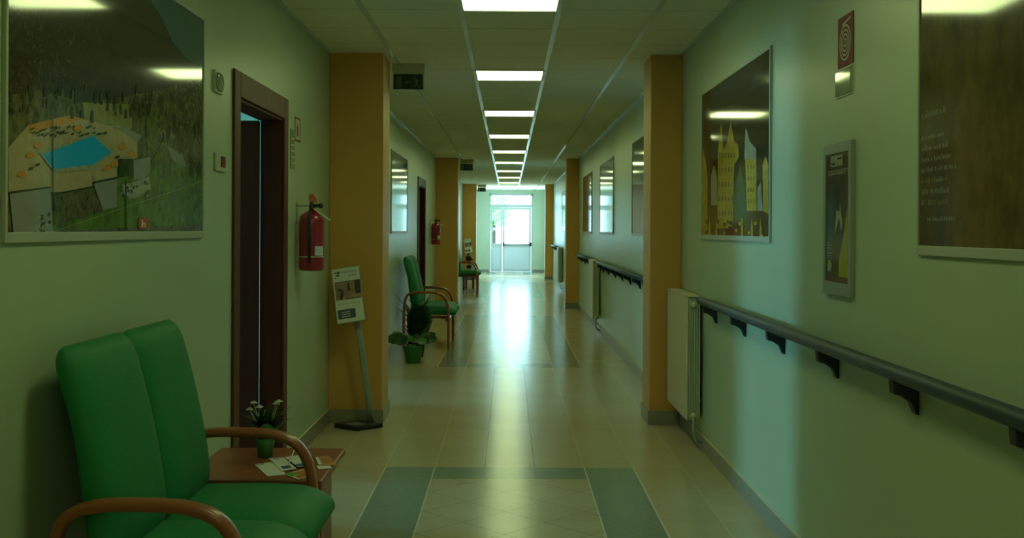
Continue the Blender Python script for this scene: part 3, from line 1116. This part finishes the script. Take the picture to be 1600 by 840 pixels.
def poster(d0, d1, z0, z1, side, label, mats, draw, fw=0.014, grp=None, name='framed_poster', fmat='posterframe', depth=0.013, fwy=None, fwt=0.016):
    wx = XL if side > 0 else XR
    t = thing(name, label, 'poster', (0, 0, 0), 0, grp)
    fwy = fwy or 0.030
    xa, xb = sorted((wx, wx + side * depth))
    f = MB()
    f.box(xa, xb, d0, d0 + fw, z0, z1).box(xa, xb, d1 - fw, d1, z0, z1)
    f.box(xa, xb, d0 + fw, d1 - fw, z0, z0 + fwy).box(xa, xb, d0 + fw, d1 - fw, z1 - min(fwy * 0.8, fwt), z1)
    f.build('frame', M[fmat], t, bevel=0.0015)
    p = Print(wx + side * (depth - 0.005), side)
    p.poly([(d0 + fw, z0 + fwy), (d1 - fw, z0 + fwy), (d1 - fw, z1 - min(fwy * 0.8, fwt)), (d0 + fw, z1 - min(fwy * 0.8, fwt))], 0, 0.0)
    if draw:
        draw(p, d0 + fw, d1 - fw, z0 + fwy, z1 - min(fwy * 0.8, fwt))
    p.mb.build('print', mats, t)
    # dark backing so that the sheet is not floating
    return t


def pm(name, c, noise=0.15, nscale=20, stretch=None, rough=0.07):
    return mat('print_' + name, c, rough, noise=noise, nscale=nscale, stretch=stretch, spec=0.5)


def two_tone(name, c1, c2, scale, lo=0.4, hi=0.6, stretch=(1, 1, 1), rough=0.07, detail=8):
    m = bpy.data.materials.new('print_' + name)
    m.use_nodes = True
    nt = m.node_tree
    b = nt.nodes['Principled BSDF']
    b.inputs['Roughness'].default_value = rough
    tc = nt.nodes.new('ShaderNodeTexCoord')
    mp = nt.nodes.new('ShaderNodeMapping')
    mp.inputs['Scale'].default_value = stretch
    n = nt.nodes.new('ShaderNodeTexNoise')
    n.inputs['Scale'].default_value = scale
    n.inputs['Detail'].default_value = detail
    n.inputs['Roughness'].default_value = 0.7
    cr = nt.nodes.new('ShaderNodeValToRGB')
    cr.color_ramp.elements[0].position = lo
    cr.color_ramp.elements[0].color = (*c1, 1)
    cr.color_ramp.elements[1].position = hi
    cr.color_ramp.elements[1].color = (*c2, 1)
    nt.links.new(tc.outputs['Object'], mp.inputs[0])
    nt.links.new(mp.outputs[0], n.inputs['Vector'])
    nt.links.new(n.outputs['Fac'], cr.inputs[0])
    nt.links.new(cr.outputs[0], b.inputs['Base Color'])
    return m


POOL = [two_tone('forest', (0.015, 0.014, 0.012), (0.085, 0.085, 0.045), 32, 0.3, 0.7),          # 0
        pm('sky', (0.07, 0.17, 0.20), 0.2, 3),                                      # 1
        two_tone('lawn', (0.07, 0.13, 0.02), (0.13, 0.24, 0.04), 14),               # 2
        pm('terrace', (0.44, 0.37, 0.24), 0.2, 30),                                 # 3
        pm('water', (0.01, 0.40, 0.95), 0.05, 60),                                 # 4
        pm('shed_roof', (0.26, 0.28, 0.30), 0.15, 12),                              # 5
        pm('umbrella', (0.60, 0.28, 0.05), 0.3, 40),                                # 6
        pm('pale_rock', (0.34, 0.36, 0.28), 0.6, 60),                               # 7
        pm('dark_trees', (0.02, 0.05, 0.015), 0.5, 30),                             # 8
        pm('emblem_red', (0.45, 0.05, 0.02), 0.05),                                 # 9
        pm('emblem_white', (0.75, 0.55, 0.45), 0.02),                               # 10
        pm('deck_dry_grass', (0.26, 0.26, 0.10), 0.4, 30),                          # 11
        pm('wire_line', (0.33, 0.36, 0.22), 0.05),                                  # 12
        two_tone('grove', (0.04, 0.05, 0.02), (0.17, 0.17, 0.08), 30, 0.35, 0.65),             # 13
        pm('path', (0.20, 0.19, 0.13), 0.4, 20),
        two_tone('olive_trees', (0.05, 0.07, 0.02), (0.15, 0.18, 0.05), 40)]                                    # 14


def draw_pool(p, d0, d1, z0, z1):
    def W(px, py):
        r = ray(px, py)
        t = (XL + 0.009) / r.x
        return (max(d0, min(d1, t)), max(z0, min(z1, EYE + r.z * t)))

    def P(pts, mi):
        p.poly([W(x, y) for x, y in pts], mi)
    random.seed(21)
    P([(228, -90), (330, -90), (330, 112), (318, 108), (290, 90), (270, 66), (255, 30), (238, 4)], 1)
    P([(10, 150), (60, 140), (130, 160), (200, 150), (260, 140), (330, 120), (330, 200), (330, 360), (10, 360)], 13)
    P([(130, 160), (205, 163), (207, 200), (190, 208), (132, 185)], 11)
    P([(14, 230), (45, 195), (110, 182), (150, 190), (178, 200), (215, 215), (215, 245), (190, 262), (150, 285), (145, 300), (85, 300), (14, 300)], 3)
    P([(45, 195), (110, 180), (130, 186), (70, 202), (44, 208)], 6)
    P([(150, 285), (190, 258), (230, 245), (330, 265), (330, 350), (60, 362), (85, 330), (140, 322)], 2)
    P([(195, 198), (222, 212), (214, 224), (191, 203)], 5)
    P([(236, 195), (262, 205), (280, 214), (262, 222), (238, 212)], 14)
    P([(262, 228), (285, 240), (292, 262), (270, 250)], 5)
    # forest trunks and poles
    for k in range(70):
        x, y = random.uniform(215, 316), random.uniform(135, 255)
        w = random.uniform(1.2, 3)
        P([(x, y), (x + w, y + 3 * w), (x + w, y + 9 * w), (x - w, y + 8 * w), (x - w * .8, y + 3 * w)], random.choice((0, 8, 0, 15)))
    for k in range(60):
        x, y = random.uniform(14, 240), random.uniform(128, 172)
        w = random.uniform(1.2, 2.6)
        P([(x, y), (x + w, y + 3 * w), (x + w, y + 8 * w), (x - w, y + 8 * w), (x - w * .8, y + 3 * w)], random.choice((0, 0, 8, 15)))
    P([(236, 255), (256, 215), (264, 218), (250, 262)], 15)
    P([(228, 190), (240, 150), (247, 190), (244, 235), (230, 235)], 15)
    # pool
    P([(62, 240), (146, 206), (180, 236), (146, 264), (84, 270)], 7)
    P([(66, 241), (145, 212), (174, 238), (145, 257), (82, 264)], 4)
    # loungers and umbrellas
    for k in range(42):
        x, y = random.uniform(35, 165), random.uniform(196, 212)
        x2 = random.uniform(3, 8)
        P([(x, y), (x + x2, y - 2), (x + x2, y), (x + 1, y + 2.5)], 8)
    for x, y in ((46, 241), (33, 271), (58, 226), (120, 199), (166, 262), (205, 240), (178, 255), (190, 228)):
        P([(x - 7, y + 3), (x - 3, y - 4), (x + 4, y - 4), (x + 8, y + 3), (x, y + 6)], 6)
    for x, y in ((45, 262), (55, 256), (180, 244), (196, 250)):
        P([(x, y), (x + 7, y - 2), (x + 5, y + 3), (x - 2, y + 4)], 8)
    # sheds below the terrace
    P([(14, 303), (78, 293), (82, 362), (20, 366)], 5)
    P([(14, 299), (78, 291), (78, 293.5), (14, 303)], 8)
    P([(84, 304), (145, 292), (160, 330), (84, 352)], 13)
    P([(84, 302), (146, 290), (146, 293), (84, 305)], 8)
    P([(146, 284), (182, 278), (182, 323), (160, 328), (147, 292)], 5)
    P([(144, 284), (184, 276), (184, 279), (144, 287)], 8)
    P([(145, 272), (182, 262), (182, 276), (146, 283)], 3)
    P([(184, 248), (193, 248), (193, 277), (184, 277)], 8)
    P([(195, 248), (208, 248), (208, 275), (195, 275)], 8)
    P([(208, 250), (234, 245), (234, 268), (222, 280), (208, 280)], 5)
    P([(190, 288), (208, 285), (232, 275), (235, 295), (210, 310), (192, 305)], 7)
    P([(197, 290), (206, 300), (214, 305), (202, 312)], 5)
    for k in range(26):
        x = random.uniform(186, 236)
        y = random.uniform(282, 304)
        P([(x, y), (x + 3, y + 1), (x + 2, y + 5), (x - 1, y + 4)], 8 if k % 2 else 5)
    for k in range(22):
        x, y = 60 + random.gauss(0, 6), 350 + random.gauss(0, 8)
        P([(x, y), (x + 4, y + 1), (x + 2, y + 7), (x - 2, y + 5)], 7 if k % 2 else 8)
    # wire and pole
    P([(80, 370), (316, 282), (316, 283.3), (82, 371.2)], 12)
    P([(80, 150), (81.2, 150), (83, 352), (81.4, 352)], 8)
    P([(194.5, 280), (196.2, 280), (197, 360), (195.3, 360)], 8)
    P([(165, 197), (188, 197), (188, 198.6), (165, 198.6)], 7)
    # red emblem
    P([(215.5, 340), (231, 339), (231, 356), (215.5, 357)], 9)
    P([(220, 343), (222.5, 343), (222.5, 355), (220, 355)], 10)
    P([(222.5, 348), (225.5, 348), (226.5, 350), (226.5, 354.5), (224.8, 354.5), (224.8, 350), (222.5, 350)], 10)


poster(2.92, 4.825, 1.445, 2.43, 1, 'large framed aerial photo of a swimming pool below a wooded hill', POOL, draw_pool)

NIGHT = [two_tone('night', (0.008, 0.006, 0.004), (0.03, 0.025, 0.012), 5),          # 0
         two_tone('gold_stone', (0.30, 0.21, 0.03), (0.62, 0.46, 0.07), 22, 0.35, 0.65, (1, 2, 0.6)),   # 1
         pm('dark_gold', (0.13, 0.08, 0.025), 0.5, 30),                              # 2
         two_tone('blue_green_roof', (0.04, 0.09, 0.05), (0.09, 0.17, 0.09), 25),   # 3
         pm('reddish_roofs', (0.14, 0.05, 0.02), 0.5, 30),                           # 4
         pm('pale_spire', (0.34, 0.34, 0.24), 0.5, 30),                              # 5
         pm('window_dark', (0.06, 0.035, 0.01), 0.3, 30),                            # 6
         pm('window_soft', (0.22, 0.14, 0.03), 0.3, 30)]                            # 6


def draw_towers(p, d0, d1, z0, z1):
    def W(px, py):
        r = ray(px, py)
        t = (XR - 0.009) / r.x
        return (max(d0, min(d1, t)), max(z0, min(z1, EYE + r.z * t)))

    def P(pts, mi):
        p.poly([W(x, y) for x, y in pts], mi)
    random.seed(8)
    # zoom frame: x = 1060 + zx/2.211, y = 40 + zy/2.211
    def Z(pts, mi):
        P([(1060 + a / 2.211, 40 + b / 2.211) for a, b in pts], mi)
    Z([(78, 640), (120, 600), (200, 640), (310, 600), (310, 735), (78, 735)], 2)
    Z([(130, 690), (230, 690), (232, 735), (130, 735)], 4)
    Z([(80, 460), (84, 420), (93, 460), (100, 520), (100, 735), (80, 735)], 1)
    Z([(112, 520), (122, 480), (132, 520), (134, 620), (112, 620)], 5)
    Z([(136, 430), (146, 335), (156, 425), (160, 700), (134, 700)], 1)
    Z([(146, 455), (168, 400), (179, 325), (192, 400), (206, 410), (208, 455), (192, 480), (186, 700), (150, 700)], 1)
    Z([(186, 600), (212, 480), (236, 600), (232, 690), (190, 690)], 3)
    Z([(226, 460), (232, 350), (246, 400), (268, 425), (268, 460)], 5)
    Z([(230, 460), (268, 460), (270, 640), (236, 640)], 1)
    Z([(290, 480), (300, 450), (310, 480), (310, 650), (292, 640)], 1)
    Z([(232, 650), (262, 640), (272, 700), (232, 710)], 2)
    Z([(272, 560), (284, 540), (292, 640), (272, 640)], 5)
    for k in range(30):
        x, y = 140 + (k % 6) * 10.5, 440 + (k // 6) * 50
        Z([(x, y), (x + 2.2, y), (x + 2.2, y + 14), (x + 1.1, y + 18), (x, y + 14)], 7)
    for k in range(12):
        x, y = 240 + (k % 3) * 9, 480 + (k // 3) * 40
        Z([(x, y), (x + 2.2, y), (x + 2.2, y + 14), (x, y + 14)], 7)
    for k in range(46):
        x, y = random.uniform(80, 300), random.uniform(670, 730)
        Z([(x, y), (x + 8, y), (x + 8, y + 10), (x + 4, y + 14), (x, y + 10)], random.choice((1, 4, 6, 2, 6)))
    for x in (104, 128, 216, 250, 280):
        Z([(x, 700), (x + 4, 660), (x + 8, 700), (x + 8, 735), (x, 735)], 1)


poster(5.42, 7.36, 1.43, 2.425, -1, 'framed night photo of floodlit golden gothic towers', NIGHT, draw_towers)

BROWN = [two_tone('brown_bark', (0.075, 0.058, 0.035), (0.17, 0.14, 0.06), 9, 0.3, 0.7, (1, 1, 0.6)),
         pm('faint_lettering', (0.27, 0.25, 0.18), 0.3, 60), pm('dark_block', (0.045, 0.032, 0.018), 0.3, 20), pm('yellow_lettering', (0.22, 0.20, 0.05), 0.3, 60)]


def draw_brown(p, d0, d1, z0, z1):
    random.seed(4)
    top = d1
    # blurred lines of lettering, beginning at the far edge
    rows = [(0.405, 0.19, 0.022), (0.335, 0.17, 0.017), (0.300, 0.20, 0.017), (0.265, 0.22, 0.017), (0.232, 0.26, 0.017), (0.198, 0.19, 0.017), (0.162, 0.21, 0.020), (0.128, 0.21, 0.018), (0.078, 0.20, 0.015)]
    for k, (h, L, th) in enumerate(rows):
        d = d1 - 0.02 - (0.05 if k == 8 else 0.0)
        e = d - L
        while d > e:
            w = random.uniform(0.006, 0.014)
            a = random.uniform(0.5, 1.0)
            p.poly([(d, z0 + h), (d - w, z0 + h), (d - w, z0 + h + th * a), (d, z0 + h + th * a)], 3 if k in (5, 7) and random.random() < 0.6 else 1)
            d -= w + random.choice((0.004, 0.005, 0.005, 0.014))


poster(1.52, 3.465, 1.415, 2.425, -1, 'large framed brown poster with faint small lettering, closest to the camera', BROWN, draw_brown)

DIM = [two_tone('dim_green', (0.03, 0.05, 0.035), (0.08, 0.12, 0.07), 6)]
DIM2 = [two_tone('dim_purple', (0.05, 0.04, 0.04), (0.12, 0.08, 0.07), 5)]
DIM3 = [two_tone('dim_brown', (0.07, 0.04, 0.015), (0.14, 0.085, 0.03), 6)]
FOREST2 = [two_tone('dim_forest', (0.02, 0.05, 0.03), (0.06, 0.12, 0.05), 7)]


def draw_land(p, d0, d1, z0, z1):
    """generic landscape: sky above a ridge"""
    n = 12
    top = [(d0 + (d1 - d0) * k / n, z0 + (z1 - z0) * (0.55 + 0.12 * math.sin(k * 0.9) + 0.05 * math.sin(k * 2.3))) for k in range(n + 1)]
    p.poly([(d1, z1), (d0, z1)] + top, 1)
    p.poly([(d0, z0), (d1, z0), (d1, z0 + 0.25 * (z1 - z0)), (d0, z0 + 0.12 * (z1 - z0))], 2)


poster(9.6, 11.5, 1.43, 2.425, -1, 'dim framed landscape poster partly hidden just behind the nearest pillar', DIM2 + [pm('dusk', (0.06, 0.08, 0.07)), pm('field', (0.12, 0.09, 0.07))], draw_land, grp='framed posters in the second bay')
poster(13.6, 15.55, 1.43, 2.425, -1, 'glossy framed poster mirroring the bright end door above the second radiator', DIM + [pm('dusk2', (0.05, 0.08, 0.06)), pm('field2', (0.06, 0.12, 0.04))], draw_land, grp='framed posters in the second bay')
poster(17.15, 19.1, 1.43, 2.425, -1, 'dull brown framed poster next to the second pillar', DIM3 + [pm('dusk3', (0.10, 0.06, 0.025)), pm('field3', (0.09, 0.05, 0.02))], draw_land, grp='framed posters in the second bay')
poster(24.7, 26.6, 1.43, 2.425, -1, 'distant framed poster mirroring light above the third radiator', DIM + [pm('dusk4', (0.08, 0.1, 0.08)), pm('field4', (0.06, 0.1, 0.04))], draw_land, grp='framed posters in the third bay')
poster(12.55, 14.5, 1.43, 2.425, 1, 'framed poster above the second armchair, mirroring the bright end door', FOREST2 + [pm('dusk5', (0.06, 0.1, 0.08)), pm('field5', (0.05, 0.12, 0.04))], draw_land, grp=None)

# narrow framed notice
NOTE = [two_tone('notice_brown', (0.05, 0.03, 0.012), (0.12, 0.075, 0.03), 16), pm('notice_yellow', (0.34, 0.32, 0.01), 0.3, 12), pm('notice_pale', (0.36, 0.36, 0.26), 0.5, 60), pm('notice_dark', (0.02, 0.02, 0.015), 0.1), pm('notice_blue', (0.05, 0.08, 0.07), 0.3, 12),
        pm('notice_red', (0.14, 0.06, 0.015), 0.3)]


def draw_notice(p, d0, d1, z0, z1):
    w, h = d1 - d0, z1 - z0

    def R(u0, v0, u1, v1, mi):
        # u grows towards the camera (the side seen on the right)
        p.poly([(d1 - u0 * w, z0 + v0 * h), (d1 - u1 * w, z0 + v0 * h), (d1 - u1 * w, z0 + v1 * h), (d1 - u0 * w, z0 + v1 * h)], mi)

    def G(pts, mi):
        p.poly([(d1 - u * w, z0 + v * h) for u, v in pts], mi)
    R(0, 0, 0.3, 0.62, 4)
    G([(0.55, 0.0), (0.98, 0.0), (0.98, 0.62), (0.86, 0.5), (0.75, 0.32), (0.6, 0.2)], 1)
    R(0.0, 0.0, 1.0, 0.045, 5)
    G([(0.45, 0.62), (0.55, 0.66), (0.62, 0.60), (0.72, 0.45), (0.66, 0.40), (0.58, 0.50), (0.45, 0.40), (0.38, 0.36), (0.44, 0.50)], 2)
    G([(0.3, 0.70), (0.5, 0.76), (0.62, 0.66), (0.6, 0.55), (0.44, 0.56)], 3)
    G([(0.08, 0.08), (0.22, 0.08), (0.28, 0.14), (0.16, 0.17), (0.1, 0.14)], 2)
    R(0.2, 0.90, 0.72, 0.985, 2)
    R(0.24, 0.915, 0.40, 0.93, 3)
    R(0.5, 0.95, 0.68, 0.965, 3)
    R(0.1, 0.865, 0.95, 0.872, 2)
    R(0.12, 0.85, 0.9, 0.856, 2)
    for k in range(7):
        R(0.1 + 0.11 * k, 0.835, 0.18 + 0.11 * k, 0.845, 2)
    for k in range(10):
        R(0.08, 0.12 + 0.02 * k, 0.18 + 0.05 * (k % 3), 0.127 + 0.02 * k, 2)


t = poster(4.11, 4.47, 1.235, 1.84, -1, 'narrow framed notice in a grey metal frame above the handrail', NOTE, draw_notice, fw=0.028, name='framed_notice', fmat='alu', depth=0.02, fwy=0.05, fwt=0.04)
t['category'] = 'notice'

# ------------------------------------------------------------------ small signs and fittings on the walls
s = thing('fire_hose_sign', 'red square sign with a white spiral, high above the narrow framed notice', 'sign', (XR, 4.235, 2.24))
MB().box(-0.004, 0, -0.095, 0.095, -0.10, 0.10).build('plate', M['signred'], s)
q = MB()
for r0, r1 in ((0.064, 0.071), (0.047, 0.053), (0.030, 0.036), (0.012, 0.018)):
    for k in range(28):
        a0, a1 = 2 * math.pi * k / 28, 2 * math.pi * (k + 1) / 28
        q.poly([(-0.0046, r0 * math.cos(a0), r0 * math.sin(a0) - 0.008), (-0.0046, r1 * math.cos(a0), r1 * math.sin(a0) - 0.008),
                (-0.0046, r1 * math.cos(a1), r1 * math.sin(a1) - 0.008), (-0.0046, r0 * math.cos(a1), r0 * math.sin(a1) - 0.008)])
q.poly([(-0.0046, 0.035, 0.062), (-0.0046, 0.035, 0.070), (-0.0046, -0.07, 0.085), (-0.0046, -0.07, 0.078)])
q.build('spiral_mark', M['cream'], s)

M['clearbox'] = mat('glossy_pale_green_plastic', (0.30, 0.38, 0.25), 0.06, spec=0.6)
s = thing('call_lamp', 'small glossy grey-green plate just below the red spiral sign', 'wall plate', (XR, 4.25, 2.077))
MB().box(-0.009, 0, -0.095, 0.095, -0.05, 0.05).build('cover', M['clearbox'], s, bevel=0.002)
MB().box(-0.006, -0.0, -0.10, 0.10, -0.055, 0.055).build('back_plate', M['cream'], s)

s = thing('call_button', 'small cream box with a dark red button between poster and open door', 'button', (XL, 5.11, 1.80))
MB().box(0, 0.012, -0.085, 0.085, -0.043, 0.043).build('case', M['cream'], s, bevel=0.004)
MB().box(0.012, 0.017, -0.005, 0.062, -0.022, 0.030).build('button', M['signred'], s, bevel=0.002)

s = thing('alarm_lamp', 'small clear plastic lamp high on the wall left of the open door', 'wall lamp', (XL, 5.07, 2.175))
MB().box(0, 0.012, -0.07, 0.07, -0.05, 0.05).build('back_plate', M['cream'], s)
cv = MB()
cv.rings([[(x, -r * 1.3 * math.copysign(abs(math.cos(a * math.pi / 8)) ** .6, math.cos(a * math.pi / 8)), r * math.copysign(abs(math.sin(a * math.pi / 8)) ** .6, math.sin(a * math.pi / 8))) for a in range(16)] for x, r in ((0.012, 0.046), (0.018, 0.043), (0.022, 0.034))])
cv.build('cover', M['clearbox'], s)
MB().tube([(0.022, -0.03, 0.022), (0.024, 0.0, -0.008), (0.022, 0.03, -0.024)], 0.004, 6).build('tube', M['white'], s)  # white streak put in for a ceiling light's glint on the cover

s = thing('extinguisher_sign', 'small red-edged sign on the wall above the nearest fire extinguisher', 'sign', (XL, 6.99, 2.13))
MB().box(0, 0.004, -0.09, 0.09, -0.078, 0.078).build('plate', M['cream'], s)
q = MB()
for a in ((-0.09, 0.09, 0.066, 0.078), (-0.09, 0.09, -0.078, -0.066), (-0.09, -0.072, -0.066, 0.066), (0.072, 0.09, -0.066, 0.066)):
    q.box(0.004, 0.0046, *a)
q.box(0.004, 0.0046, -0.025, 0.02, -0.045, 0.02).box(0.004, 0.0046, -0.012, 0.008, 0.02, 0.042)
q.build('red_mark', M['signred'], s)
s = thing('evacuation_plan', 'pale upright notice sheet on the wall right beside the open door casing', 'notice', (XL, 6.83, 1.99))
MB().box(0, 0.005, -0.07, 0.07, -0.125, 0.125).build('plate', M['clearbox'], s)
q = MB()
for k in range(5):
    q.box(0.005, 0.0056, -0.05, 0.05, -0.09 + 0.038 * k, -0.082 + 0.038 * k)
q.build('printed_lines', M['cream'], s)
